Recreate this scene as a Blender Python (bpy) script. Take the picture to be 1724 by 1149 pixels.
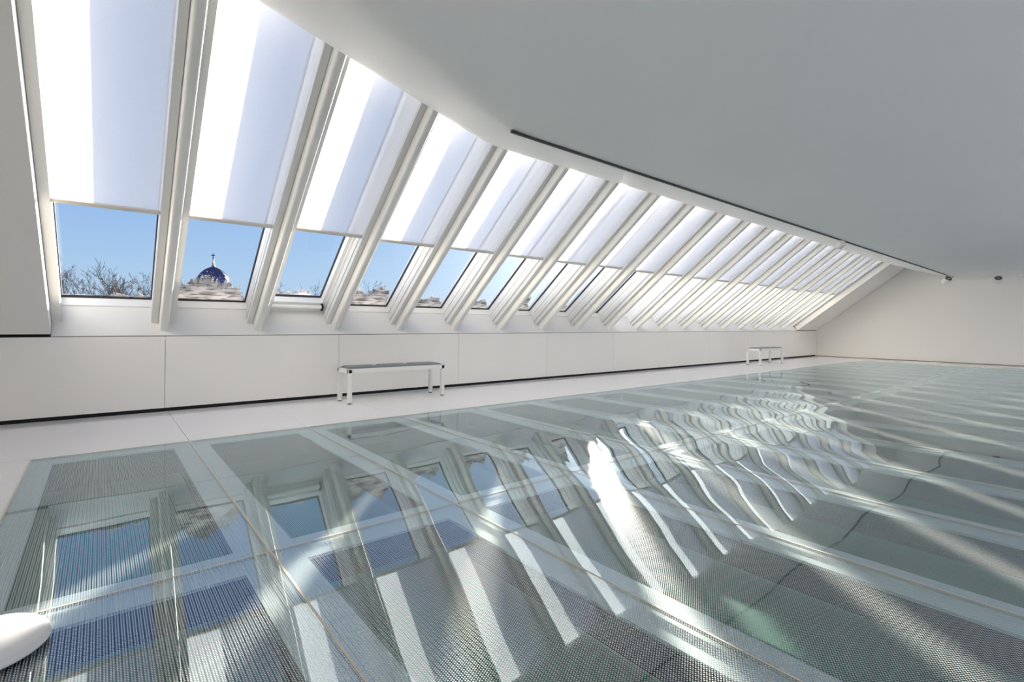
import bpy, math, random
from mathutils import Vector, Matrix, noise as mnoise

S = bpy.context.scene
COL = S.collection
for o in list(bpy.data.objects):
    bpy.data.objects.remove(o)

# ------------------------------------------------------------------ camera
F_PX, TH, ROLL = 838.34, 0.6907, -0.0102
ct, st = math.cos(TH), math.sin(TH)
FWD = Vector((st, ct, 0)); RGT = Vector((ct, -st, 0)); UP = Vector((0, 0, 1))
cr, sr = math.cos(ROLL), math.sin(ROLL)
R_ = (RGT * cr - UP * sr).normalized()
U_ = R_.cross(FWD).normalized()
cam_d = bpy.data.cameras.new('camera'); cam = bpy.data.objects.new('camera', cam_d); COL.objects.link(cam)
CAM = Vector((0, 0, 1.0))
M = Matrix((R_, U_, -FWD)).transposed().to_4x4(); M.translation = CAM
cam.matrix_world = M
cam_d.sensor_fit = 'HORIZONTAL'; cam_d.sensor_width = 36.0
cam_d.lens = 36.0 * F_PX / 1724.0
cam_d.shift_y = -28.17 / 1724.0
cam_d.clip_start = 0.02; cam_d.clip_end = 2000
S.camera = cam

# ------------------------------------------------------------------ sky, sun, exposure
SUN = (R_ * ((1015 - 862) / F_PX) + U_ * ((574.5 - 28.17 - 363) / F_PX) + FWD).normalized()
SUN_AZ = math.atan2(SUN.x, SUN.y); SUN_EL = math.asin(SUN.z)
w = bpy.data.worlds.new('world'); S.world = w; w.use_nodes = True
nt = w.node_tree; nt.nodes.clear()
SKY_K = 0.70
tcw = nt.nodes.new('ShaderNodeTexCoord'); sepw = nt.nodes.new('ShaderNodeSeparateXYZ')
nt.links.new(tcw.outputs['Generated'], sepw.inputs[0])
ramp = nt.nodes.new('ShaderNodeValToRGB'); nt.links.new(sepw.outputs[2], ramp.inputs[0])
cr_ = ramp.color_ramp
SKY_COL = ((0.0, (0.62, 0.80, 0.98)), (0.09, (0.50, 0.73, 1.02)), (0.20, (0.36, 0.60, 1.00)), (0.5, (0.17, 0.38, 0.84)), (1.0, (0.10, 0.24, 0.66)))
cr_.elements[1].position = 1.0; cr_.elements[1].color = SKY_COL[-1][1] + (1,)
cr_.elements[0].position = 0.0; cr_.elements[0].color = SKY_COL[0][1] + (1,)
for pos, col in SKY_COL[1:-1]:
    e = cr_.elements.new(pos); e.color = col + (1,)
# bright haze around the sun
dotw = nt.nodes.new('ShaderNodeVectorMath'); dotw.operation = 'DOT_PRODUCT'; dotw.inputs[1].default_value = SUN
nt.links.new(tcw.outputs['Generated'], dotw.inputs[0])
def wm(op, a, b=None):
    q = nt.nodes.new('ShaderNodeMath'); q.operation = op
    for i, v in enumerate((a, b)):
        if v is None: continue
        if isinstance(v, (int, float)): q.inputs[i].default_value = v
        else: nt.links.new(v, q.inputs[i])
    return q.outputs[0]
ang = wm('ARCCOSINE', wm('MINIMUM', dotw.outputs['Value'], 1.0))
glow = wm('ADD', wm('MULTIPLY', wm('EXPONENT', wm('MULTIPLY', ang, -1 / 0.15)), 2.2), wm('MULTIPLY', wm('EXPONENT', wm('MULTIPLY', ang, -1 / 0.022)), 22.0))
gcol = nt.nodes.new('ShaderNodeVectorMath'); gcol.operation = 'SCALE'; gcol.inputs[0].default_value = (1.0, 0.94, 0.84); nt.links.new(glow, gcol.inputs['Scale'])
addc = nt.nodes.new('ShaderNodeVectorMath'); addc.operation = 'ADD'; nt.links.new(ramp.outputs[0], addc.inputs[0]); nt.links.new(gcol.outputs[0], addc.inputs[1])
bg = nt.nodes.new('ShaderNodeBackground'); bg.inputs['Strength'].default_value = SKY_K
wo = nt.nodes.new('ShaderNodeOutputWorld')
nt.links.new(addc.outputs[0], bg.inputs[0]); nt.links.new(bg.outputs[0], wo.inputs[0])
sl = bpy.data.lights.new('sun', 'SUN'); sl.energy = 24.0; sl.angle = math.radians(0.55); sl.color = (1.0, 0.89, 0.76)
so = bpy.data.objects.new('sun', sl); COL.objects.link(so)
so.rotation_euler = SUN.to_track_quat('Z', 'Y').to_euler()
so.location = SUN * 60
S.view_settings.view_transform = 'Standard'; S.view_settings.look = 'None'
S.view_settings.gamma = 1.0; S.view_settings.use_curve_mapping = False
S.view_settings.exposure = 0.30
S.cycles.max_bounces = 14; S.cycles.diffuse_bounces = 7; S.cycles.glossy_bounces = 5
S.cycles.transparent_max_bounces = 24; S.cycles.transmission_bounces = 8
S.cycles.sample_clamp_indirect = 6.0
S.cycles.caustics_reflective = True; S.cycles.blur_glossy = 1.0; S.cycles.caustics_refractive = False

# ------------------------------------------------------------------ materials
def mat(name):
    m = bpy.data.materials.new(name); m.use_nodes = True
    n = m.node_tree.nodes; n.clear()
    out = n.new('ShaderNodeOutputMaterial')
    return m, n, m.node_tree.links, out

def principled(name, col, rough=0.5, metal=0.0, spec=0.5, var=0.03, scale=6.0, bump=0.0, bscale=200.0, coat=0.0):
    m, n, l, out = mat(name)
    p = n.new('ShaderNodeBsdfPrincipled')
    p.inputs['Roughness'].default_value = rough; p.inputs['Metallic'].default_value = metal
    p.inputs['Specular IOR Level'].default_value = spec
    p.inputs['Coat Weight'].default_value = coat; p.inputs['Coat Roughness'].default_value = 0.05
    tc = n.new('ShaderNodeTexCoord'); nz = n.new('ShaderNodeTexNoise'); nz.inputs['Scale'].default_value = scale
    l.new(tc.outputs['Object'], nz.inputs['Vector'])
    mx = n.new('ShaderNodeMix'); mx.data_type = 'RGBA'
    l.new(nz.outputs['Fac'], mx.inputs['Factor'])
    mx.inputs['A'].default_value = tuple(c * (1 - var) for c in col) + (1,)
    mx.inputs['B'].default_value = tuple(min(1, c * (1 + var)) for c in col) + (1,)
    l.new(mx.outputs['Result'], p.inputs['Base Color'])
    if bump:
        nb = n.new('ShaderNodeTexNoise'); nb.inputs['Scale'].default_value = bscale
        l.new(tc.outputs['Object'], nb.inputs['Vector'])
        b = n.new('ShaderNodeBump'); b.inputs['Strength'].default_value = bump; b.inputs['Distance'].default_value = 0.002
        l.new(nb.outputs['Fac'], b.inputs['Height']); l.new(b.outputs[0], p.inputs['Normal'])
    l.new(p.outputs[0], out.inputs[0])
    return m

M_WALL = principled('wall_paint', (0.80, 0.78, 0.75), 0.55, var=0.015, scale=1.5, bump=0.05)
M_CEIL = principled('ceiling_plaster', (0.86, 0.855, 0.84), 0.7, var=0.015, scale=1.0, bump=0.05)
M_PANEL = principled('lacquered_panel', (0.80, 0.78, 0.75), 0.35, var=0.012, scale=1.2)
M_TILE = principled('white_floor', (0.86, 0.85, 0.85), 0.10, var=0.01, scale=2.0)
M_BEAM = principled('white_lacquer', (0.83, 0.82, 0.78), 0.32, var=0.01, scale=3.0)
M_BAR = principled('bar_beige', (0.66, 0.62, 0.56), 0.4, var=0.01)
M_RAIL = principled('rail_metal', (0.72, 0.72, 0.70), 0.35, var=0.01)
M_FRAME = principled('window_white', (0.85, 0.85, 0.84), 0.3, var=0.01)
M_SILL = principled('sill_lining', (0.76, 0.75, 0.73), 0.4, var=0.01)
M_JOINT = principled('brown_joint', (0.22, 0.18, 0.13), 0.8)  # brown joint line at the foot of the end wall
M_BLACK = principled('black_gap', (0.006, 0.006, 0.006), 0.8)
M_GASKET = principled('dark_gasket', (0.03, 0.03, 0.035), 0.6)
M_SEAL = principled('joint_sealant', (0.62, 0.56, 0.47), 0.6, var=0.06, scale=40)
M_STEEL = principled('painted_steel', (0.86, 0.875, 0.92), 0.5, var=0.02)
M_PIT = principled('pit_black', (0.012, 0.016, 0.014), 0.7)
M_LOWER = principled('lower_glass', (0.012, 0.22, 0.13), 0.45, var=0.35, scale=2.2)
M_CUSH = principled('grey_leather', (0.19, 0.20, 0.205), 0.45, var=0.06, scale=60, bump=0.2, bscale=300)
M_METALW = principled('powder_coat', (0.80, 0.79, 0.76), 0.3, var=0.01)
M_RUBBER = principled('rubber', (0.03, 0.025, 0.02), 0.6)
M_LAMP = principled('lamp_white', (0.78, 0.77, 0.74), 0.4)
M_LENS = principled('lamp_lens', (0.22, 0.22, 0.19), 0.15, metal=0.6)
M_TRACK = principled('track_dark', (0.05, 0.045, 0.04), 0.5)
M_BARK = principled('bark', (0.05, 0.04, 0.035), 0.9, var=0.3, scale=8)
M_TWIG = principled('twig', (0.07, 0.055, 0.05), 0.9, var=0.3, scale=8)
M_DOME = principled('dome_blue', (0.03, 0.05, 0.16), 0.75, spec=0.2, var=0.15, scale=4)
M_GOLD = principled('gilding', (0.55, 0.22, 0.05), 0.35, metal=0.7)
M_CROSS = principled('cross_iron', (0.02, 0.03, 0.035), 0.7, spec=0.1)
M_RIB = principled('dome_rib_copper', (0.12, 0.07, 0.06), 0.4, metal=0.5)
M_STONE = principled('church_wall', (0.65, 0.62, 0.58), 0.8)
M_GROUND = principled('snow_ground', (0.80, 0.82, 0.86), 0.8, var=0.05, scale=0.4)
M_DISC = principled('disc_white', (0.66, 0.655, 0.66), 0.4)

def snow_mat():
    m, n, l, out = mat('snow')
    tc = n.new('ShaderNodeTexCoord')
    mp = n.new('ShaderNodeMapping'); mp.inputs['Scale'].default_value = (3.0, 16.0, 16.0)
    l.new(tc.outputs['Object'], mp.inputs['Vector'])
    nz = n.new('ShaderNodeTexNoise'); nz.inputs['Scale'].default_value = 1.4; nz.inputs['Detail'].default_value = 8; nz.inputs['Distortion'].default_value = 1.2
    l.new(mp.outputs[0], nz.inputs['Vector'])
    rp = n.new('ShaderNodeValToRGB')
    rp.color_ramp.elements[0].position = 0.33; rp.color_ramp.elements[0].color = (0.17, 0.14, 0.12, 1)
    rp.color_ramp.elements[1].position = 0.55; rp.color_ramp.elements[1].color = (0.74, 0.73, 0.74, 1)
    l.new(nz.outputs['Fac'], rp.inputs[0])
    d = n.new('ShaderNodeBsdfDiffuse'); t = n.new('ShaderNodeBsdfTranslucent')
    l.new(rp.outputs[0], d.inputs[0]); l.new(rp.outputs[0], t.inputs[0])
    bp = n.new('ShaderNodeBump'); bp.inputs['Strength'].default_value = 0.9; bp.inputs['Distance'].default_value = 0.02
    l.new(nz.outputs['Fac'], bp.inputs['Height']); l.new(bp.outputs[0], d.inputs['Normal'])
    mx = n.new('ShaderNodeMixShader'); mx.inputs[0].default_value = 0.55
    l.new(d.outputs[0], mx.inputs[1]); l.new(t.outputs[0], mx.inputs[2]); l.new(mx.outputs[0], out.inputs[0])
    return m
M_SNOW = snow_mat()

def schlick(n, l, f0, normal=None):
    g = n.new('ShaderNodeNewGeometry')
    dt = n.new('ShaderNodeVectorMath'); dt.operation = 'DOT_PRODUCT'
    l.new(g.outputs['Incoming'], dt.inputs[0]); l.new(normal if normal is not None else g.outputs['Normal'], dt.inputs[1])
    def m_(op, a, b=None):
        q = n.new('ShaderNodeMath'); q.operation = op; q.use_clamp = op == 'SUBTRACT'
        for i, v in enumerate((a, b)):
            if v is None: continue
            if isinstance(v, (int, float)): q.inputs[i].default_value = v
            else: l.new(v, q.inputs[i])
        return q.outputs[0]
    k = m_('POWER', m_('SUBTRACT', 1.0, m_('ABSOLUTE', dt.outputs['Value'])), 5.0)
    return m_('ADD', m_('MULTIPLY', k, 1 - f0), f0)

def window_glass():
    m, n, l, out = mat('window_glass')
    fr = schlick(n, l, 0.035)
    tr = n.new('ShaderNodeBsdfTransparent'); tr.inputs[0].default_value = (0.93, 0.96, 0.97, 1)
    gl = n.new('ShaderNodeBsdfGlossy'); gl.inputs['Roughness'].default_value = 0.0
    mx = n.new('ShaderNodeMixShader')
    l.new(fr, mx.inputs[0]); l.new(tr.outputs[0], mx.inputs[1]); l.new(gl.outputs[0], mx.inputs[2]); l.new(mx.outputs[0], out.inputs[0])
    return m
M_GLASS = window_glass()

def blind_mat():
    m, n, l, out = mat('blind_fabric')
    tc = n.new('ShaderNodeTexCoord')
    nz = n.new('ShaderNodeTexNoise'); nz.inputs['Scale'].default_value = 160; nz.inputs['Detail'].default_value = 2
    l.new(tc.outputs['Object'], nz.inputs['Vector'])
    mx = n.new('ShaderNodeMix'); mx.data_type = 'RGBA'
    mx.inputs['A'].default_value = (0.82, 0.82, 0.84, 1); mx.inputs['B'].default_value = (0.93, 0.93, 0.945, 1)
    l.new(nz.outputs['Fac'], mx.inputs['Factor'])
    t = n.new('ShaderNodeBsdfTranslucent'); d = n.new('ShaderNodeBsdfDiffuse'); tr = n.new('ShaderNodeBsdfTransparent')
    l.new(mx.outputs['Result'], t.inputs[0]); l.new(mx.outputs['Result'], d.inputs[0])
    a = n.new('ShaderNodeMixShader'); a.inputs[0].default_value = 0.33
    l.new(t.outputs[0], a.inputs[1]); l.new(d.outputs[0], a.inputs[2])
    b = n.new('ShaderNodeMixShader'); b.inputs[0].default_value = 0.20
    l.new(a.outputs[0], b.inputs[1]); l.new(tr.outputs[0], b.inputs[2]); l.new(b.outputs[0], out.inputs[0])
    return m
M_BLIND = blind_mat()

JX0, JS = -0.375, 0.9537          # glass floor module
KY = [4.907, 2.335, -0.235]           # two rows of panels, unseen floor behind made white to bounce light
KL = KY[-1]

def floor_glass():
    m, n, l, out = mat('fritted_floor_glass')
    def math_(op, a, b=None, c=None):
        q = n.new('ShaderNodeMath'); q.operation = op
        for i, v in enumerate((a, b, c)):
            if v is None: continue
            if isinstance(v, (int, float)): q.inputs[i].default_value = v
            else: l.new(v, q.inputs[i])
        return q.outputs[0]
    g = n.new('ShaderNodeNewGeometry'); sp = n.new('ShaderNodeSeparateXYZ'); l.new(g.outputs['Position'], sp.inputs[0])
    x, y = sp.outputs[0], sp.outputs[1]
    # staggered lattice of printed dots
    def lattice(ox, oy):
        fx = math_('SUBTRACT', math_('FRACT', math_('DIVIDE', math_('ADD', x, 50 * PX + ox), PX)), 0.5)
        fy = math_('SUBTRACT', math_('FRACT', math_('DIVIDE', math_('ADD', y, 500 * PY + oy), PY)), 0.5)
        dx = math_('MULTIPLY', fx, PX); dy = math_('MULTIPLY', fy, PY)
        r = math_('SQRT', math_('ADD', math_('MULTIPLY', dx, dx), math_('MULTIPLY', dy, dy)))
        return math_('LESS_THAN', r, 0.0025)
    PX, PY = 0.0150, 0.0086
    dots = math_('MAXIMUM', lattice(0, 0), lattice(PX * 0.44, PY * 0.5))
    # gently pillowed, roller-waved glass: true slopes of the surface
    ph = math_('MULTIPLY', math_('SUBTRACT', x, JX0), 2 * math.pi / JS)
    s1 = math_('MULTIPLY', math_('SINE', ph), 0.0042)
    s2 = math_('MULTIPLY', math_('SINE', math_('MULTIPLY_ADD', y, 5.1, math_('MULTIPLY', x, 1.3))), 0.0012)
    nz = n.new('ShaderNodeTexNoise'); nz.noise_dimensions = '3D'; nz.inputs['Scale'].default_value = 2.2; nz.inputs['Detail'].default_value = 1
    l.new(g.outputs['Position'], nz.inputs['Vector'])
    sc = n.new('ShaderNodeSeparateColor'); l.new(nz.outputs['Color'], sc.inputs[0])
    nx = math_('MULTIPLY_ADD', math_('SUBTRACT', sc.outputs[0], 0.5), 0.009, s1)
    ny = math_('MULTIPLY_ADD', math_('SUBTRACT', sc.outputs[1], 0.5), 0.009, s2)
    cb = n.new('ShaderNodeCombineXYZ'); l.new(nx, cb.inputs[0]); l.new(ny, cb.inputs[1]); cb.inputs[2].default_value = 1
    nm = n.new('ShaderNodeVectorMath'); nm.operation = 'NORMALIZE'; l.new(cb.outputs[0], nm.inputs[0])
    fr = schlick(n, l, 0.12)
    gl = n.new('ShaderNodeBsdfGlossy'); gl.inputs['Roughness'].default_value = 0.0
    gl.inputs[0].default_value = (0.82, 0.95, 1.0, 1)
    l.new(nm.outputs[0], gl.inputs['Normal'])
    tr = n.new('ShaderNodeBsdfTransparent'); tr.inputs[0].default_value = (0.78, 0.87, 0.87, 1)
    df = n.new('ShaderNodeBsdfDiffuse'); df.inputs[0].default_value = (0.57, 0.61, 0.59, 1)
    sh = n.new('ShaderNodeBsdfGlossy'); sh.inputs['Roughness'].default_value = 0.24; sh.inputs[0].default_value = (0.95, 0.95, 0.93, 1)
    dd = n.new('ShaderNodeMixShader'); dd.inputs[0].default_value = 0.10; l.new(df.outputs[0], dd.inputs[1]); l.new(sh.outputs[0], dd.inputs[2])
    a = n.new('ShaderNodeMixShader'); l.new(dots, a.inputs[0]); l.new(tr.outputs[0], a.inputs[1]); l.new(dd.outputs[0], a.inputs[2])
    b = n.new('ShaderNodeMixShader'); l.new(fr, b.inputs[0]); l.new(a.outputs[0], b.inputs[1]); l.new(gl.outputs[0], b.inputs[2])
    l.new(b.outputs[0], out.inputs[0])
    return m
M_FLOORGLASS = floor_glass()

# ------------------------------------------------------------------ mesh helpers
class MB:
    def __init__(s): s.v = []; s.f = []
    def add(s, vs, fs):
        b = len(s.v); s.v += [tuple(p) for p in vs]; s.f += [tuple(b + i for i in f) for f in fs]
    def box(s, x0, x1, y0, y1, z0, z1, T=None, bev=0.0):
        T = T or (lambda a, b, c: (a, b, c))
        if bev <= 0:
            vs = [T(x, y, z) for z in (z0, z1) for y in (y0, y1) for x in (x0, x1)]
            s.add(vs, [(0, 2, 3, 1), (4, 5, 7, 6), (0, 1, 5, 4), (2, 6, 7, 3), (0, 4, 6, 2), (1, 3, 7, 5)])
        else:  # chamfered in the xy profile and at both z ends
            b = bev
            ring = [(x0 + b, y0), (x1 - b, y0), (x1, y0 + b), (x1, y1 - b), (x1 - b, y1), (x0 + b, y1), (x0, y1 - b), (x0, y0 + b)]
            cx, cy = (x0 + x1) / 2, (y0 + y1) / 2
            def inset(r):
                return [(px + (b if px < cx else -b) * 0.7, py + (b if py < cy else -b) * 0.7) for px, py in r]
            rings = [(inset(ring), z0), (ring, z0 + b), (ring, z1 - b), (inset(ring), z1)]
            vs = [T(px, py, z) for r, z in rings for px, py in r]
            fs = [tuple(range(7, -1, -1)), tuple(range(24, 32))]
            for k in range(3):
                for i in range(8):
                    j = (i + 1) % 8
                    fs.append((8 * k + i, 8 * k + j, 8 * k + 8 + j, 8 * k + 8 + i))
            s.add(vs, fs)
    def sweep(s, prof, p0, p1, T):  # prof list of (a,b); extruded along 3rd coord from p0 to p1
        n = len(prof)
        vs = [T(a, p0, b) for a, b in prof] + [T(a, p1, b) for a, b in prof]
        fs = [(i, (i + 1) % n, n + (i + 1) % n, n + i) for i in range(n)] + [tuple(range(n - 1, -1, -1)), tuple(range(n, 2 * n))]
        s.add(vs, fs)
    def tube(s, pts, rad, n=8):
        pts = [Vector(p) for p in pts]; rs = rad if isinstance(rad, (list, tuple)) else [rad] * len(pts)
        vs = []
        for i, p in enumerate(pts):
            d = (pts[min(i + 1, len(pts) - 1)] - pts[max(i - 1, 0)]).normalized()
            a = d.cross(Vector((0, 0, 1)) if abs(d.z) < 0.9 else Vector((1, 0, 0))).normalized(); b = d.cross(a)
            vs += [p + (a * math.cos(2 * math.pi * k / n) + b * math.sin(2 * math.pi * k / n)) * rs[i] for k in range(n)]
        fs = []
        for i in range(len(pts) - 1):
            for k in range(n):
                j = (k + 1) % n
                fs.append((i * n + k, i * n + j, i * n + n + j, i * n + n + k))
        fs += [tuple(range(n - 1, -1, -1)), tuple(range((len(pts) - 1) * n, len(pts) * n))]
        s.add(vs, fs)
    def lathe(s, prof, base=(0, 0, 0), axis=(0, 0, 1), n=24):
        ax = Vector(axis).normalized(); a = ax.cross(Vector((0, 0, 1)) if abs(ax.z) < 0.9 else Vector((1, 0, 0))).normalized(); b = ax.cross(a); base = Vector(base)
        vs = [base + ax * h + (a * math.cos(2 * math.pi * k / n) + b * math.sin(2 * math.pi * k / n)) * max(r, 1e-4) for r, h in prof for k in range(n)]
        fs = []
        for i in range(len(prof) - 1):
            for k in range(n):
                j = (k + 1) % n
                fs.append((i * n + k, i * n + j, i * n + n + j, i * n + n + k))
        fs += [tuple(range(n - 1, -1, -1)), tuple(range((len(prof) - 1) * n, len(prof) * n))]
        s.add(vs, fs)
    def obj(s, name, m, parent=None, smooth=False, origin=None):
        me = bpy.data.meshes.new(name)
        off = Vector(origin) if origin is not None else Vector((0, 0, 0))
        me.from_pydata([tuple(Vector(p) - off) for p in s.v], [], s.f); me.update()
        import bmesh
        bm = bmesh.new(); bm.from_mesh(me); bmesh.ops.recalc_face_normals(bm, faces=bm.faces); bm.to_mesh(me); bm.free()
        if m: me.materials.append(m)
        if smooth: me.shade_smooth()
        o = bpy.data.objects.new(name, me); COL.objects.link(o)
        if parent is not None: o.parent = parent
        o.location = off
        return o

def auto_smooth(o, a=0.6):
    import bmesh
    bm = bmesh.new(); bm.from_mesh(o.data)
    for e in bm.edges:
        if len(e.link_faces) == 2 and e.calc_face_angle(0) > a: e.smooth = False
    bm.to_mesh(o.data); bm.free()
    return o
def tag(o, label=None, cat=None, group=None, kind=None):
    if label: o['label'] = label
    if cat: o['category'] = cat
    if group: o['group'] = group
    if kind: o['kind'] = kind
    return o
def empty(name, loc=(0, 0, 0)):
    e = bpy.data.objects.new(name, None); e.empty_display_size = 0.1; e.location = loc; COL.objects.link(e); return e
ORD = ['zeroth', 'first', 'second', 'third', 'fourth', 'fifth', 'sixth', 'seventh', 'eighth', 'ninth', 'tenth', 'eleventh', 'twelfth',
       'thirteenth', 'fourteenth', 'fifteenth', 'sixteenth', 'seventeenth', 'eighteenth', 'nineteenth']
rnd = random.Random(7)

# ------------------------------------------------------------------ roof frame of reference
YK, ZK = 6.647, 0.839
CS, SN = 0.785, 0.6195
_k = math.hypot(CS, SN); CS /= _k; SN /= _k
LEAN, RISE = -0.012, 0.0028
def RP(x, s_, n_):
    """x along the wall, s_ up the roof slope from the sill, n_ outwards through the roof"""
    return (x + LEAN * s_, YK - CS * s_ + SN * n_, ZK + RISE * max(x, -1) + SN * s_ + CS * n_)
def rafter_x(k): return -0.411 + 0.9505 * k
XL, XR = -0.375, 17.655          # window strip ends
XFAR = 19.31
S_TOP = 4.75
N_GLASS = 0.50

# ------------------------------------------------------------------ floor
fl = tag(empty('floor'), 'white border and fritted glass panel floor over steel beams', 'floor', kind='structure')
NCOL = 19
XG1 = JX0 + JS * NCOL
# white border tiles along the window wall, jointed on the glass grid
def white_tile(x0, x1, y0, y1):
    b = MB(); g = 0.0015
    b.box(x0 + g, x1 - g, y0 + g, y1 - g, -0.03, 0.0)
    return b.obj('white_tile', M_TILE, fl, origin=((x0 + x1) / 2, (y0 + y1) / 2, 0))
white_tile(JX0 - 3 * JS, JX0 + JS, KY[0], YK + 0.04)
for k in range(1, NCOL + 2):
    x0 = JX0 + JS * k; x1 = min(x0 + JS, XFAR)
    if x0 >= XFAR: break
    white_tile(x0, x1, KY[0], YK + 0.04)
for j in range(len(KY) - 1):
    for k in range(-3, 0):
        white_tile(JX0 + JS * k, JX0 + JS * (k + 1), KY[j + 1], KY[j])
    white_tile(XG1, XFAR, KY[j + 1], KY[j])
for k in range(-3, 21):
    x0 = JX0 + JS * k; x1 = min(x0 + JS, XFAR)
    if x0 < XFAR: white_tile(x0, x1, -6.65, KL)  # unseen rear floor, kept white to bounce light up to the ceiling
# (subfloor only outside the pit: four strips)
b = MB()
b.box(JX0 - 3 * JS, XFAR, KY[0] + 0.12, YK + 0.06, -0.07, -0.031)
b.box(JX0 - 3 * JS, XFAR, -6.7, KL - 0.12, -0.07, -0.031)
b.box(JX0 - 3 * JS, JX0 - 0.12, KL - 0.12, KY[0] + 0.12, -0.07, -0.031)
b.box(XG1 + 0.12, XFAR, KL - 0.12, KY[0] + 0.12, -0.07, -0.031)
b.obj('subfloor', M_SEAL, fl)
# glass panels
pane_mesh = None
HG = 0.004
for j in range(len(KY) - 1):
    for k in range(NCOL):
        x0, x1 = JX0 + JS * k + HG, JX0 + JS * (k + 1) - HG
        y0, y1 = KY[j + 1] + HG, KY[j] - HG
        b = MB(); b.add([(x0, y0, 0), (x1, y0, 0), (x1, y1, 0), (x0, y1, 0)], [(0, 1, 2, 3)])
        b.obj('glass_panel', M_FLOORGLASS, fl, origin=((x0 + x1) / 2, (y0 + y1) / 2, 0))
# sealant joints
for k in range(NCOL + 1):
    x = JX0 + JS * k
    for j in range(len(KY) - 1):
        b = MB(); b.box(x - HG, x + HG, KY[j + 1] + HG, KY[j] - HG, -0.012, 0.0008); b.obj('sealant_joint', M_SEAL, fl)
for j in range(len(KY)):
    b = MB(); b.box(JX0 - HG, XG1 + HG, KY[j] - HG, KY[j] + HG, -0.012, 0.0008); b.obj('sealant_joint', M_SEAL, fl)
# pale steel beams under the joints (top flange) with dark webs
for k in range(NCOL + 1):
    x = JX0 + JS * k
    b = MB(); b.box(x - 0.12, x + 0.12, KL - 0.12, KY[0] + 0.12, -0.03, -0.018); o = b.obj('steel_beam', M_STEEL, fl)
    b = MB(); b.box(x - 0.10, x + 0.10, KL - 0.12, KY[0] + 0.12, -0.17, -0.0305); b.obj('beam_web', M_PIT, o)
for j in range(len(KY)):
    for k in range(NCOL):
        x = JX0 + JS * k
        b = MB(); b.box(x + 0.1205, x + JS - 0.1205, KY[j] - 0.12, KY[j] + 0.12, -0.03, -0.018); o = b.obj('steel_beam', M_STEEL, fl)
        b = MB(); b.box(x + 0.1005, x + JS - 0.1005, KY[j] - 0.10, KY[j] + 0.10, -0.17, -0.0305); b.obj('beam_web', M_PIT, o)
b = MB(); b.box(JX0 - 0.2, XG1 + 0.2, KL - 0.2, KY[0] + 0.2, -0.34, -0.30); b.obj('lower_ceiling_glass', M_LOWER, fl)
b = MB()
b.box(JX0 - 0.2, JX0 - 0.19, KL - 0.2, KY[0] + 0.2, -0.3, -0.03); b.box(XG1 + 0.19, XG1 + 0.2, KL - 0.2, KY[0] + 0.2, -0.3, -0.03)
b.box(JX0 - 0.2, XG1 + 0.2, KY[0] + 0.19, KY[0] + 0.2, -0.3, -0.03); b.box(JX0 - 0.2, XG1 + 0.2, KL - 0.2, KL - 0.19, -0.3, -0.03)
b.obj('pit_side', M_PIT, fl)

# ------------------------------------------------------------------ knee wall under the windows
kw = tag(empty('wall_front', (0, YK, 0)), 'low white panelled wall under the sloping windows', 'wall', kind='structure')
def zk(x): return ZK + RISE * max(x, -1)
px = [0.5515 + 1.924 * i for i in range(-2, 11)]
for a, c in zip(px, px[1:]):
    c = min(c, XFAR - 0.004)
    if a > XFAR - .05: break
    a0, c0 = a + 0.0022, c - 0.0022
    b = MB()
    b.add([(a0, 0, .042), (c0, 0, .042), (c0, .03, .042), (a0, .03, .042), (a0, 0, zk(a0) - .012), (c0, 0, zk(c0) - .012), (c0, .03, zk(c0) - .012), (a0, .03, zk(a0) - .012)],
          [(0, 3, 2, 1), (4, 5, 6, 7), (0, 1, 5, 4), (2, 3, 7, 6), (1, 2, 6, 5), (0, 4, 7, 3)])
    b.obj('wall_panel', M_PANEL, kw)
b = MB(); b.box(-3.3, XFAR, 0.034, 0.06, 0.0, ZK - 0.04); b.obj('recess_back', M_BLACK, kw)
b = MB(); b.add([(-3.3, .01, ZK - .03), (XFAR, .01, zk(XFAR) - .03), (XFAR, .05, zk(XFAR) - .03), (-3.3, .05, ZK - .03), (-3.3, .01, ZK - .004), (XFAR, .01, zk(XFAR) - .004), (XFAR, .05, zk(XFAR) - .004), (-3.3, .05, ZK - .004)],
      [(0, 3, 2, 1), (4, 5, 6, 7), (0, 1, 5, 4), (2, 3, 7, 6), (1, 2, 6, 5), (0, 4, 7, 3)])
b.obj('shadow_gap', M_BLACK, kw)

# sill lining, perpendicular to the roof
b = MB(); b.box(XL, XR, -0.03, 0.0, 0.0, 0.385, RP); tag(b.obj('trim_1', M_SILL), 'long white sill lining running below all the roof windows', 'sill', kind='structure')
for xa_, xb_ in ((-3.3, XL - 0.001), (XR + 0.001, XFAR - .002)):
    b = MB(); b.box(xa_, xb_, -0.06, 0.0285, 0.014, 0.5, RP)
    o = b.obj('slope_shadow_gap', M_BLACK, kw); o.matrix_parent_inverse = Matrix.Translation((0, -YK, 0))
# closed sloping wall to the left and right of the window strip
b = MB(); b.box(-3.3, XL, 0.030, S_TOP + 0.6, 0.0, 0.55, RP)
tag(b.obj('wall_left_slope', M_WALL), 'plain white sloping wall left of the first roof window', 'wall', kind='structure')
b = MB(); b.box(XR, XFAR - .001, 0.012, S_TOP + 0.6, 0.0, 0.55, RP)
tag(b.obj('wall_right_slope', M_WALL), 'narrow white sloping wall between last window and end wall', 'wall', kind='structure')
b = MB(); b.box(XL, XR, S_TOP, S_TOP + 0.6, 0.0, 0.55, RP)
tag(b.obj('trim_2', M_WALL), 'roof lining above the heads of the windows', 'trim', kind='structure')

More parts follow.
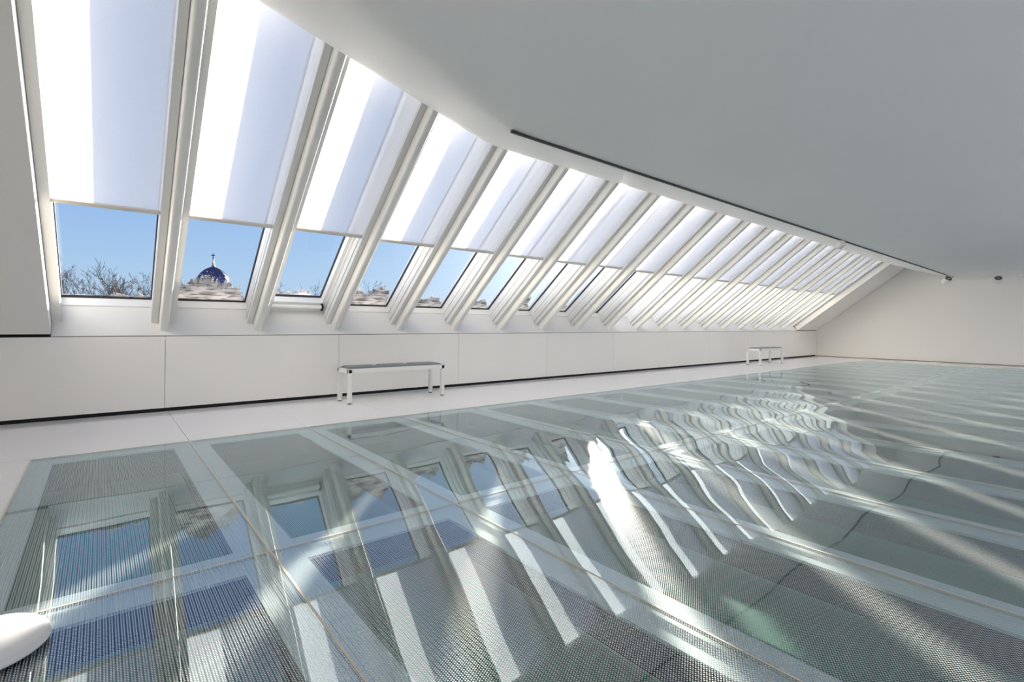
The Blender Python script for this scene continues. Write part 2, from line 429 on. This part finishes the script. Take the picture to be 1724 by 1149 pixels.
# ------------------------------------------------------------------ end walls
def end_wall(x0, x1, name, label):
    p1 = RP(0, 0, 0.56); p2 = RP(0, 6.1, 0.56)
    prof = [(-6.9, -0.4), (p1[1] + .15, -0.4), (p1[1] + .15, p1[2] - .1), (p1[1], p1[2]), (p2[1], p2[2]), (-p2[1] - .4, p2[2]), (-6.9, 1.2)]
    n_ = len(prof); bb = MB()
    bb.add([(x0, y, z) for y, z in prof] + [(x1, y, z) for y, z in prof],
           [tuple(range(n_ - 1, -1, -1)), tuple(range(n_, 2 * n_))] + [(i, (i + 1) % n_, n_ + (i + 1) % n_, n_ + i) for i in range(n_)])
    return tag(bb.obj(name, M_WALL), label, 'wall', kind='structure')
end_wall(XFAR, XFAR + 0.2, 'wall_right', 'tall white end wall beyond the glass floor')
end_wall(-3.5, -3.3, 'wall_left', 'white end wall behind the camera on the left')
b = MB(); b.box(XFAR - 0.006, XFAR, -6.6, YK, 0.0, 0.016); tag(b.obj('baseboard_right', M_JOINT), 'thin beige joint at the foot of the end wall', 'baseboard', kind='structure')

# ------------------------------------------------------------------ ceiling (free form)
ZC = 2.43
def smax(a, c, k):
    h = max(k - abs(a - c), 0) / k
    return max(a, c) + h * h * k * 0.25
def ceil_z(x, y):
    dy = y - 2.87
    left = -0.227 * (x - 2.36) + 0.475 * dy
    sof = 0.338 * dy
    return ZC + smax(smax(0.0, sof, 0.03), left, 0.05)
def roof_n(x, y, z):
    return (y - YK) * SN + (z - ZK - RISE * max(x, -1)) * CS
xs = [-3.3 + 0.15 * i for i in range(54)] + [4.8 + 0.9 * i for i in range(17)] + [XFAR]
xs = [x for x in xs if x <= XFAR]
rows = []
for x in xs:
    lo, hi = 2.0, 6.0
    for _ in range(40):
        m_ = (lo + hi) / 2
        if roof_n(x, m_, ceil_z(x, m_)) < 0.055: lo = m_
        else: hi = m_
    ye = lo; ze = ceil_z(x, ye)
    r = [(x, ye + SN * 0.40, ze + CS * 0.40), (x, ye + .004, ze + 0.004), (x, ye, ze)]
    r[1] = (x, ye + SN * 0.01, ze + CS * 0.01)
    N = 28
    for i in range(1, N + 1):
        y = ye + (1.0 - ye) * i / N
        r.append((x, y, ceil_z(x, y)))
    for y in (0.0, -1.2, -2.6):
        r.append((x, y, ceil_z(x, y)))
    rows.append(r)
b = MB(); n = len(rows[0])
b.add([p for r in rows for p in r], [(i * n + j, (i + 1) * n + j, (i + 1) * n + j + 1, i * n + j + 1) for i in range(len(rows) - 1) for j in range(n - 1)])
ce = tag(b.obj('ceiling', M_CEIL, smooth=True), 'pale grey folded ceiling rising to the sloping windows', 'ceiling', kind='structure')
# crisp edge where the ceiling meets the lip
import bmesh
bm = bmesh.new(); bm.from_mesh(ce.data)
for e in bm.edges:
    if len(e.link_faces) == 2 and e.calc_face_angle(0) > 0.6: e.smooth = False
bm.to_mesh(ce.data); bm.free()

# invented opposite roof slope behind the camera, skylights added to admit more daylight
def RB(x, s_, n_): return (x, -6.65 + CS * s_ - SN * n_, 0.84 + SN * s_ + CS * n_)
wb = tag(empty('wall_back_added', (0, -6.65, 0)), 'invented opposite roof wall behind the camera, skylights added for daylight', 'wall', kind='structure')
b = MB(); b.box(-3.3, XFAR, -6.75, -6.65, -0.2, 0.84); b.obj('knee_panel', M_WALL, wb)
b = MB(); b.box(-3.3, XFAR, 0.0, 0.25, 0, 0.2, RB); b.box(-3.3, XFAR, 3.9, 5.6, 0, 0.2, RB); b.obj('added_slope_lining', M_WALL, wb)
for i in range(13):
    x = -3.3 + i * (XFAR + 3.3) / 12
    b = MB(); b.box(max(-3.3, x - 0.12), min(XFAR, x + 0.12), 0.25, 3.9, 0, 0.2, RB); b.obj('added_slope_mullion', M_BEAM, wb)
b = MB(); b.add([RB(-3.3, .25, .15), RB(XFAR, .25, .15), RB(XFAR, 3.9, .15), RB(-3.3, 3.9, .15)], [(0, 1, 2, 3)]); b.obj('pane', M_GLASS, wb)  # unseen skylight glazing, added so daylight enters from behind

# ------------------------------------------------------------------ roof beams (rafters) with blind rails
NW = 19
for k in range(0, NW + 1):
    x = rafter_x(k)
    edge = k in (0, NW)
    if edge:
        lab = 'white edge beam beside the %s roof window' % ('first' if k == 0 else 'last')
    else:
        lab = 'white sloping roof beam between the %s and %s windows from left' % (ORD[k], ORD[k + 1])
    r = tag(empty('roof_beam', RP(x, 0, 0.06)), lab, 'beam', kind='structure')
    if not edge: r['group'] = 'white sloping beams between the roof windows'
    o0 = Vector(r.location)
    def bt(a, p, c): return tuple(Vector(RP(a, p, c)) - o0)
    W = 0.043; bv = 0.030
    if not edge:
        b = MB()
        NT = 6
        arc = [(-W, 0.32), (-W, 0.15), (-W, 0.062 + bv)] + [(-W + bv - bv * math.cos(t), 0.06 + bv - bv * math.sin(t)) for t in [math.pi / 2 * i / NT for i in range(1, NT)]] + [(-W + bv, 0.06), (W - bv, 0.06)] + \
              [(W - bv + bv * math.sin(t), 0.06 + bv - bv * math.cos(t)) for t in [math.pi / 2 * i / NT for i in range(1, NT)]] + [(W, 0.062 + bv), (W, 0.15), (W, 0.32)]
        b.sweep([(x + a, c) for a, c in arc], 0.0, S_TOP, bt); auto_smooth(b.obj('beam_body', M_BEAM, r, smooth=True))
    sides = (-1, 1) if not edge else ((1,) if k == 0 else (-1,))
    for sd in sides:
        # blind guide rail: two lips with a dark groove between
        i0, i1 = (0.039 if k == 0 else W + 0.004), W + 0.066
        b = MB()
        def q(a0, a1, n0, n1): b.box(min(x + sd * a0, x + sd * a1), max(x + sd * a0, x + sd * a1), 0.0, S_TOP, n0, n1, bt)
        q(i0, i1, 0.172, 0.222)
        q(i0, i1 - 0.003, 0.231, 0.243)
        q(i0, i1, 0.252, 0.32)
        o = b.obj('blind_rail', M_RAIL, r)
        b = MB()
        q(i0, i1 - 0.014, 0.2225, 0.2305); q(i0, i1 - 0.014, 0.2435, 0.2515)
        b.obj('rail_groove', M_GASKET, o)
    # outer structure: the jamb between two windows
    b = MB()
    lo, hi = x - 0.075, x + 0.075
    if k == 0: lo = XL - .03
    if k == NW: hi = XR + .03
    b.box(lo, hi, 0.0, S_TOP, 0.32, 0.58, bt); b.obj('window_jamb', M_FRAME, r)

# ------------------------------------------------------------------ windows
def strip(b, x0, x1, s0, s1, n0, n1, T): b.box(x0, x1, s0, s1, n0, n1, T)
for k in range(1, NW + 1):
    xa, xb = rafter_x(k - 1) + 0.076, rafter_x(k) - 0.076
    if k == 1: xa = XL + 0.04
    sash = k == 3
    lab = 'tall fixed roof window, %s from the left end' % ORD[k] if not sash else 'third roof window from left, opening sash with white vent bar'
    wn = tag(empty('window_%d' % k, RP((xa + xb) / 2, 0, N_GLASS)), lab, 'window', kind='structure')
    if not sash: wn['group'] = 'sloping roof windows'
    o0 = Vector(wn.location)
    def wt(a, p, c): return tuple(Vector(RP(a, p, c)) - o0)
    fo, fb = (0.075, 0.165) if sash else (0.018, 0.022)
    b = MB()
    n0 = 0.40 if sash else 0.385
    b.box(xa, xb, 0.0, fb, n0, 0.53, wt)
    b.box(xa, xb, S_TOP - fb, S_TOP, n0, 0.53, wt)
    b.box(xa, xa + fo, fb, S_TOP - fb, n0, 0.53, wt)
    b.box(xb - fo, xb, fb, S_TOP - fb, n0, 0.53, wt)
    b.obj('window_frame', M_FRAME, wn)
    if sash:
        b = MB()
        g0 = 0.012
        b.box(xa, xb, 0.0, 0.05, 0.385, 0.40, wt); b.box(xa, xa + 0.03, 0.05, S_TOP, 0.385, 0.40, wt); b.box(xb - 0.03, xb, 0.05, S_TOP, 0.385, 0.40, wt)
        b.obj('outer_frame', M_FRAME, wn)
        b = MB()
        pts = [wt(xa + 0.075, 0.118, 0.36), wt(xb - 0.085, 0.118, 0.36)]
        b.tube(pts, 0.027, 14); o = b.obj('vent_bar', M_METALW, wn, smooth=False)
        b = MB()
        for xx, e in ((xa + 0.05, 1), (xb - 0.084, 1)):
            b.box(xx, xx + 0.024, 0.075, 0.150, 0.335, 0.40, wt)
        tag(b.obj('bar_bracket', M_BLACK, o), 'black end bracket')
    gx0, gx1, g0, g1 = xa + fo, xb - fo, fb, S_TOP - fb
    b = MB()
    gw = 0.013
    b.box(gx0, gx1, g0, g0 + gw, 0.485, 0.512, wt); b.box(gx0, gx0 + gw, g0 + gw, g1, 0.485, 0.512, wt); b.box(gx1 - gw, gx1, g0 + gw, g1, 0.485, 0.512, wt)
    b.obj('gasket', M_GASKET, wn)
    b = MB(); b.add([wt(gx0, g0, N_GLASS), wt(gx1, g0, N_GLASS), wt(gx1, g1, N_GLASS), wt(gx0, g1, N_GLASS)], [(0, 1, 2, 3)]); b.obj('pane', M_GLASS, wn)

# ------------------------------------------------------------------ roller blinds
for k in range(1, NW + 1):
    xa, xb = rafter_x(k - 1) + 0.092, rafter_x(k) - 0.092
    sb = 1.585 + rnd.uniform(-0.012, 0.012)
    bl = tag(empty('roller_blind', RP((xa + xb) / 2, sb, 0.206)), 'translucent white roller blind half lowered in %s window from left' % ORD[k], 'blind', 'translucent roller blinds in the roof windows')
    o0 = Vector(bl.location)
    def wt(a, p, c): return tuple(Vector(RP(a, p, c)) - o0)
    b = MB(); b.add([wt(xa, sb + .02, 0.206), wt(xb, sb + .02, 0.206), wt(xb, S_TOP - 0.05, 0.206), wt(xa, S_TOP - 0.05, 0.206)], [(0, 1, 2, 3)]); b.obj('blind_fabric', M_BLIND, bl)
    b = MB(); b.box(xa, xb, sb - 0.016, sb + 0.026, 0.190, 0.216, wt, 0.005); b.obj('bottom_bar', M_BAR, bl)

# ------------------------------------------------------------------ snow lying against the outside of the panes
def snow(k, prof, label, n0=N_GLASS + 0.004, amp=0.06):
    """prof: list of (fraction across the pane, height up the slope)"""
    xa, xb = rafter_x(k - 1) + 0.11, rafter_x(k) - 0.11
    NX, NS = 90, 14
    def hgt(t):
        for (t0, h0), (t1, h1) in zip(prof, prof[1:]):
            if t0 <= t <= t1:
                f = (t - t0) / max(1e-6, t1 - t0); f = f * f * (3 - 2 * f)
                return h0 + (h1 - h0) * f
        return 0
    base = Vector(RP((xa + xb) / 2, 0, n0))
    b = MB(); V = []
    for i in range(NX + 1):
        t = i / NX; x = xa + (xb - xa) * t
        h = hgt(t)
        if h > 0.004:
            h *= 1 + amp * 4 * mnoise.noise(Vector((x * 14, k * 7.3, 0))) + amp * 5 * mnoise.noise(Vector((x * 55, k * 3.1, 4))) + amp * 4 * mnoise.noise(Vector((x * 140, k, 9)))
        h = max(h, 0.0015)
        for j in range(NS + 1):
            u = j / NS
            xx = x + 0.012 * mnoise.noise(Vector((x * 30, u * 9, k))) * (h > .02)
            th = (0.012 + 0.10 * math.sin(math.pi * min(1, (1 - u) * 0.9 + .05)) * min(1, h * 6)) * (0.8 + 0.5 * mnoise.noise(Vector((x * 9, u * 6, k))))
            V.append((Vector(RP(xx, u * h + .001, n0)) - base, Vector(RP(xx, u * h + .001, n0 + max(.004, th))) - base))
    nn = NS + 1
    vs = [v[0] for v in V] + [v[1] for v in V]; o = len(V)
    fs = []
    for i in range(NX):
        for j in range(NS):
            a, c, d, e = i * nn + j, (i + 1) * nn + j, (i + 1) * nn + j + 1, i * nn + j + 1
            fs.append((a, c, d, e)); fs.append((o + a, o + e, o + d, o + c))
    for i in range(NX):
        for j in (0, NS):
            a, c = i * nn + j, (i + 1) * nn + j
            fs.append((a, c, o + c, o + a))
    for i in (0, NX):
        for j in range(NS):
            a, c = i * nn + j, i * nn + j + 1
            fs.append((a, c, o + c, o + a))
    b.add(vs, fs)
    ob = b.obj('snow_pile', M_SNOW, smooth=True)
    ob.location = base
    tag(ob, label, 'snow', 'snow lying on the roof windows')
    # frozen specks above the pile
    b = MB()
    for _ in range(120):
        t = rnd.random(); x = xa + (xb - xa) * t
        s_ = hgt(t) + abs(rnd.gauss(0, 0.06)) + 0.01
        if hgt(t) < 0.05: continue
        r = rnd.uniform(0.002, 0.006)
        p = [Vector(RP(x + r * a * rnd.uniform(.6, 1.4), s_ + r * c * rnd.uniform(.6, 2), n0 + d * 0.004)) - base for a, c, d in ((-1, 0, 0), (1, 0, 0), (0, 1, 0), (0, -1, 0), (0, 0, 1))]
        b.add(p, [(0, 2, 4), (2, 1, 4), (1, 3, 4), (3, 0, 4), (0, 3, 1, 2)])
    if b.v: tag(b.obj('frozen_specks', M_SNOW, ob), kind='stuff')
snow(1, [(0, .02), (.12, .03), (.25, .02), (.35, .03), (.48, .035), (.6, .06), (.72, .04), (.78, .03), (.88, .06), (1, .04)], 'thin low snow strip on first window pane, bare trees behind')
snow(2, [(0, .20), (.1, .25), (.28, .36), (.42, .42), (.55, .36), (.68, .34), (.8, .24), (.88, .27), (.95, .12), (1, .04)], 'largest snow heap, on second window pane below the church dome')
snow(3, [(0, .06), (.25, .09), (.5, .07), (.65, .12), (.8, .10), (.88, .03), (1, .02)], 'low grey snow ridge outside the opening sash window', n0=N_GLASS + 0.12)
snow(4, [(0, .25), (.3, .32), (.45, .24), (.52, .20), (.62, .33), (.8, .40), (.92, .3), (1, .04)], 'tall snow heap on the fourth window pane from left')
snow(5, [(0, .22), (.3, .20), (.5, .14), (.65, .20), (.85, .19), (.93, .14), (1, .04)], 'low two-layered snow heap on the fifth window pane')
snow(6, [(0, .25), (.4, .22), (.6, .15), (.8, .20), (.92, .10), (1, .02)], 'lumpy snow heap on the sixth window pane')
snow(7, [(0, .4), (.4, .36), (.75, .30), (.9, .12), (1, .02)], 'speckled snow heap on the seventh window pane')
snow(8, [(0, .5), (.5, .5), (.75, .42), (.9, .2), (1, .02)], 'melting snow heap on the eighth window pane')
snow(9, [(0, .4), (.5, .4), (.8, .3), (.92, .12), (1, .02)], 'narrow sliver of snow on the ninth window pane')

# ------------------------------------------------------------------ benches
def bench(x0, y0, rz, label):
    r = tag(empty('bench', (x0, y0, 0)), label, 'bench', 'white benches with grey padded tops')
    r.rotation_euler = (0, 0, rz)
    L, Dp, Z, w_ = 1.37, 0.37, 0.43, 0.05
    b = MB()
    b.box(0.0, L, 0.0, 0.03, Z - 0.055, Z, bev=0.004); b.box(0.0, L, Dp - 0.03, Dp, Z - 0.055, Z, bev=0.004)
    b.box(0.0, 0.03, 0.03, Dp - 0.03, Z - 0.055, Z); b.box(L - 0.03, L, 0.03, Dp - 0.03, Z - 0.055, Z)
    b.box(0.03, L - 0.03, 0.03, Dp - 0.03, Z - 0.02, Z - 0.005)
    b.obj('seat_frame', M_METALW, r)
    for lx in (0, L - w_):
        for ly in (0, Dp - w_):
            b = MB(); b.box(lx, lx + w_, ly, ly + w_, 0.010, Z - 0.003, bev=0.006); o = b.obj('leg', M_METALW, r)
            b = MB(); b.box(lx + 0.008, lx + w_ - 0.008, ly + 0.008, ly + w_ - 0.008, 0.0, 0.0098); tag(b.obj('glide', M_RUBBER, o), 'dark rubber glide')
    for i in range(3):
        a0 = 0.012 + i * (L - 0.024) / 3; a1 = 0.012 + (i + 1) * (L - 0.024) / 3
        b = MB()
        nx, ny = 10, 8; vs = []
        for side in (0, 1):
            for ix in range(nx + 1):
                for iy in range(ny + 1):
                    u, v = ix / nx, iy / ny
                    e = min(min(u, 1 - u) * (a1 - a0), min(v, 1 - v) * (Dp - .024)) / 0.035
                    e = min(1, e); dome = math.sqrt(1 - (1 - e) ** 2)
                    z = Z + (0.003 + 0.020 * dome if side else 0.0005)
                    vs.append((a0 + 0.003 + u * (a1 - a0 - .006), 0.012 + v * (Dp - 0.024), z))
        m_ = ny + 1; o_ = (nx + 1) * m_; fs = []
        for ix in range(nx):
            for iy in range(ny):
                a, c, d, e = ix * m_ + iy, (ix + 1) * m_ + iy, (ix + 1) * m_ + iy + 1, ix * m_ + iy + 1
                fs += [(a, e, d, c), (o_ + a, o_ + c, o_ + d, o_ + e)]
        for ix in range(nx):
            for iy in (0, ny): a, c = ix * m_ + iy, (ix + 1) * m_ + iy; fs.append((a, c, o_ + c, o_ + a))
        for iy in range(ny):
            for ix in (0, nx): a, c = ix * m_ + iy, ix * m_ + iy + 1; fs.append((a, c, o_ + c, o_ + a))
        b.add(vs, fs); b.obj('seat_cushion', M_CUSH, r, smooth=True)
    return r
bench(2.335, 5.945, 0.0, 'white bench with grey padded top, nearer one, by front panels')
bench(13.10, 5.79, 0.0, 'small far white bench with grey top near the end wall')

# ------------------------------------------------------------------ light tracks and spotlights
b = MB(); b.box(2.33, 18.2, 2.843, 2.861, ZC - 0.012, ZC - 0.0005 + 0.01); tag(b.obj('light_track', M_TRACK), 'long thin dark lighting track along the ceiling fold', 'track')
b = MB(); b.box(18.55, 18.57, -2.4, 2.7, ZC - 0.010, ZC + 0.004); tag(b.obj('light_track', M_CEIL), 'short pale lighting track across the far ceiling end', 'track')
def spot(p, axis, label, r=0.062, L=0.16, ztop=ZC):
    p = Vector(p); ax = Vector(axis).normalized()
    e = tag(empty('spotlight', (p.x, p.y, ztop)), label, 'spotlight', 'white ceiling spotlights')
    o = Vector(e.location)
    b = MB(); b.lathe([(r * .55, -L / 2), (r * .95, -L / 2 + .02), (r, -L / 2 + .045), (r, L / 2), (r * .9, L / 2), (r * .85, L / 2 - .02)], p - o, ax, 24); h = auto_smooth(b.obj('lamp_housing', M_LAMP, e, smooth=True))
    b = MB(); b.lathe([(r * .83, L / 2 - .024), (r * .83, L / 2 - .012), (r * .3, L / 2 - .02)], p - o, ax, 24); tag(b.obj('lens', M_LENS, h), 'dark glass lens')
    b = MB(); b.tube([(0, 0, -0.005), (0, 0, p.z - ztop + r * .8)], 0.012, 8); b.box(-0.05, 0.05, -0.018, 0.018, -0.024, -0.0125); b.obj('mounting_stem', M_LAMP, e)
spot((9.3, 2.852, 2.36), (0.35, 0.75, -0.55), 'white drum spotlight hanging halfway along the dark track', r=0.058, L=0.12)
spot((17.35, 2.852, 2.285), tuple(-FWD * .83 - RGT * .19 + UP * .5), 'white spotlight at far end of the dark track', r=0.088, L=0.21)
spot((18.56, 2.0, 2.315), tuple(-FWD * .63 - RGT * .5 + UP * .55), 'white spotlight on far track in front of end wall', r=0.088, L=0.21)

# ------------------------------------------------------------------ round base in the near corner
b = MB()
R0 = 0.157
prof = [(R0 * .96, 0.012), (R0, 0.018), (R0, 0.022), (R0 * .985, 0.026)] + [(R0 * math.cos(t), 0.026 + 0.055 * math.sin(t)) for t in [0.25 + i * 0.12 for i in range(11)]] + [(0.004, 0.081)]
b.lathe(prof, (0, 0, 0), (0, 0, 1), 64)
rb = tag(empty('stand_base', (-0.268, 2.128, 0)), 'round domed white base standing on the glass at lower left', 'base')
b.obj('dome_cover', M_DISC, rb, smooth=True)
b = MB(); b.lathe([(R0 * .80, 0.0009), (R0 * .80, 0.0118)], (0, 0, 0), (0, 0, 1), 48); tag(b.obj('foot_ring', M_RUBBER, rb), 'dark foot ring')

# ------------------------------------------------------------------ outdoors
b = MB(); b.box(-400, 500, 9.5, 900, -9.6, -9.0); tag(b.obj('ground', M_GROUND), 'snow covered ground outside far below the windows', 'ground', kind='structure')
def ray(x, y, d):
    dx, dy = x - 862, y - 574.5
    X = cr * dx - sr * dy; Y = sr * dx + cr * dy + 574.5
    return CAM + (FWD + RGT * (X / F_PX) + UP * (-(Y - 546.33) / F_PX)) * d
def tree(px_, ytop, d, lean, seed, label, spread=0.45, thick=1.0):
    rg = random.Random(seed)
    top = ray(px_, ytop, d)
    base = Vector((top.x, top.y, -9.0)); H = top.z + 9.0
    root = tag(empty('bare_tree', base), label, 'tree', 'bare winter trees outside')
    tr, tw = MB(), MB()
    def grow(p, dirv, ln, rad, lvl):
        pts = [p]; d_ = dirv.copy(); q = p.copy(); segs = 4 if lvl < 2 else 3
        for i in range(segs):
            d_ = (d_ + Vector((rg.gauss(0, .12), rg.gauss(0, .12), rg.gauss(.05, .08)))).normalized()
            q = q + d_ * ln / segs; pts.append(q.copy())
        rs = [rad * (1 - .5 * i / segs) for i in range(segs + 1)]
        (tr if lvl < 2 else tw).tube(pts, rs, 6 if lvl < 2 else 3)
        if lvl >= 5: return
        nb = ([9, 5, 4, 3, 3] if d < 40 else [8, 5, 3, 3, 2])[lvl]
        for i in range(nb):
            f = rg.uniform(.25 if lvl else .45, 1.0); a = f * segs; j = min(int(a), segs - 1)
            pp = pts[j].lerp(pts[j + 1], a - j)
            ang = rg.uniform(0, 6.283); e1 = d_.cross(Vector((0.3, 0.1, 1))).normalized(); e2 = d_.cross(e1)
            side = e1 * math.cos(ang) + e2 * math.sin(ang)
            nd = (d_ * rg.uniform(.5, 1.0) + side * rg.uniform(.35, .9) * (spread / .45) + Vector((0, 0, .25))).normalized()
            grow(pp, nd, ln * rg.uniform(.38, .62), max(rad * .5 * (1 - .4 * f), .00034 * d), lvl + 1)
    grow(Vector((0, 0, 0)), Vector((lean, 0, 1)).normalized(), H * 0.62, 0.0045 * d * thick, 0)
    zt = max(v[2] for v in tr.v + tw.v); k = H / zt
    tr.v = [(v[0] * k, v[1] * k, v[2] * k) for v in tr.v]; tw.v = [(v[0] * k, v[1] * k, v[2] * k) for v in tw.v]
    tr.obj('trunk', M_BARK, root); tag(tw.obj('twigs', M_TWIG, root), kind='stuff')
T = [(92, 440, 26, .0, 'large bare tree at left edge of the first window'),
     (119, 450, 55, .08, 'bare tree, second from left beyond first window'),
     (149, 432, 36, -.06, 'tallest bare tree beyond the first window, dark trunk'),
     (171, 452, 76, .03, 'thin bare tree right of the tallest trunk'),
     (198, 437, 45.5, .0, 'wide bare tree near middle right of first window'),
     (226, 452, 86, .06, 'low bare tree toward right of first window'),
     (250, 462, 65, -.04, 'short bare tree beside the right frame of first window'),
     (312, 468, 118, .0, 'small bare tree beyond left edge of second window'),
     (476, 464, 38, .05, 'small bare tree beyond the opening sash window'),
     (612, 468, 60, .0, 'faint bare tree beyond the fourth window')]
for i, (a, c, d, ln, lab) in enumerate(T):
    tree(a, c, d, ln, 11 + i * 5, lab, thick=1.0 + .5 * (i in (2, 4)))
# church cupola
cd = 60.0
ctop = ray(359.5, 428.5, cd); cb_ = ray(359.5, 470, cd)
ch = tag(empty('church', (ctop.x, ctop.y, -9.0)), 'distant church with dark blue dome, gilt finial and cross', 'church')
u = cd / F_PX
z0 = cb_.z + 9.0
def zy(y): return ray(359.5, y, cd).z + 9.0
b = MB()
Rd = 23.5 * u
b.lathe([(Rd * .93, zy(484)), (Rd, zy(476)), (Rd * .98, zy(470)), (Rd * .90, zy(465)), (Rd * .76, zy(460.5)), (Rd * .58, zy(456.5)), (Rd * .38, zy(453.5)), (Rd * .22, zy(451.5)), (Rd * .12, zy(449)), (Rd * .06, zy(447.5))], n=32)
b.obj('dome', M_DOME, ch, smooth=True)
b = MB()
for q in range(12):
    a = q * math.pi / 6 + .2
    pts = [(r * math.cos(a), r * math.sin(a), z) for r, z in ((Rd * 1.0, zy(476)), (Rd * .99, zy(470)), (Rd * .91, zy(465)), (Rd * .77, zy(460.3)), (Rd * .59, zy(456.3)), (Rd * .39, zy(453.2)), (Rd * .2, zy(451)))]
    b.tube(pts, 0.035, 5)
b.obj('dome_rib', M_RIB, ch)
b = MB(); b.lathe([(Rd * .12, zy(449.5)), (Rd * .10, zy(447)), (Rd * .05, zy(446)), (Rd * .085, zy(444)), (Rd * .03, zy(441.5)), (Rd * .02, zy(439)), (.08, zy(438)), (.13, zy(437)), (.04, zy(435.8))], n=16); b.obj('finial', M_GOLD, ch, smooth=True)
b = MB(); t_ = .05
ax = Vector((RGT.x, RGT.y, 0))
def cbx(a0, a1, z0_, z1_):
    b.box(a0, a1, -t_, t_, z0_, z1_, lambda p, q, z: tuple(ax * p + Vector((FWD.x, FWD.y, 0)) * q + Vector((0, 0, z))))
cbx(-.055, .055, zy(436.3), zy(427.5)); cbx(-.26, .26, zy(430.9), zy(430.0)); cbx(-.09, .09, zy(428.4), zy(427.6)); cbx(-.09, .09, zy(435.4), zy(434.6))
b.obj('cross', M_CROSS, ch)
b = MB(); b.lathe([(Rd * .86, zy(545)), (Rd * .86, zy(488)), (Rd * 1.0, zy(486)), (Rd * 1.0, zy(484))], n=24); b.obj('drum', M_STONE, ch, smooth=False)
b = MB(); b.box(-4, 4, -4, 4, 0, zy(545)); b.obj('church_body', M_STONE, ch)
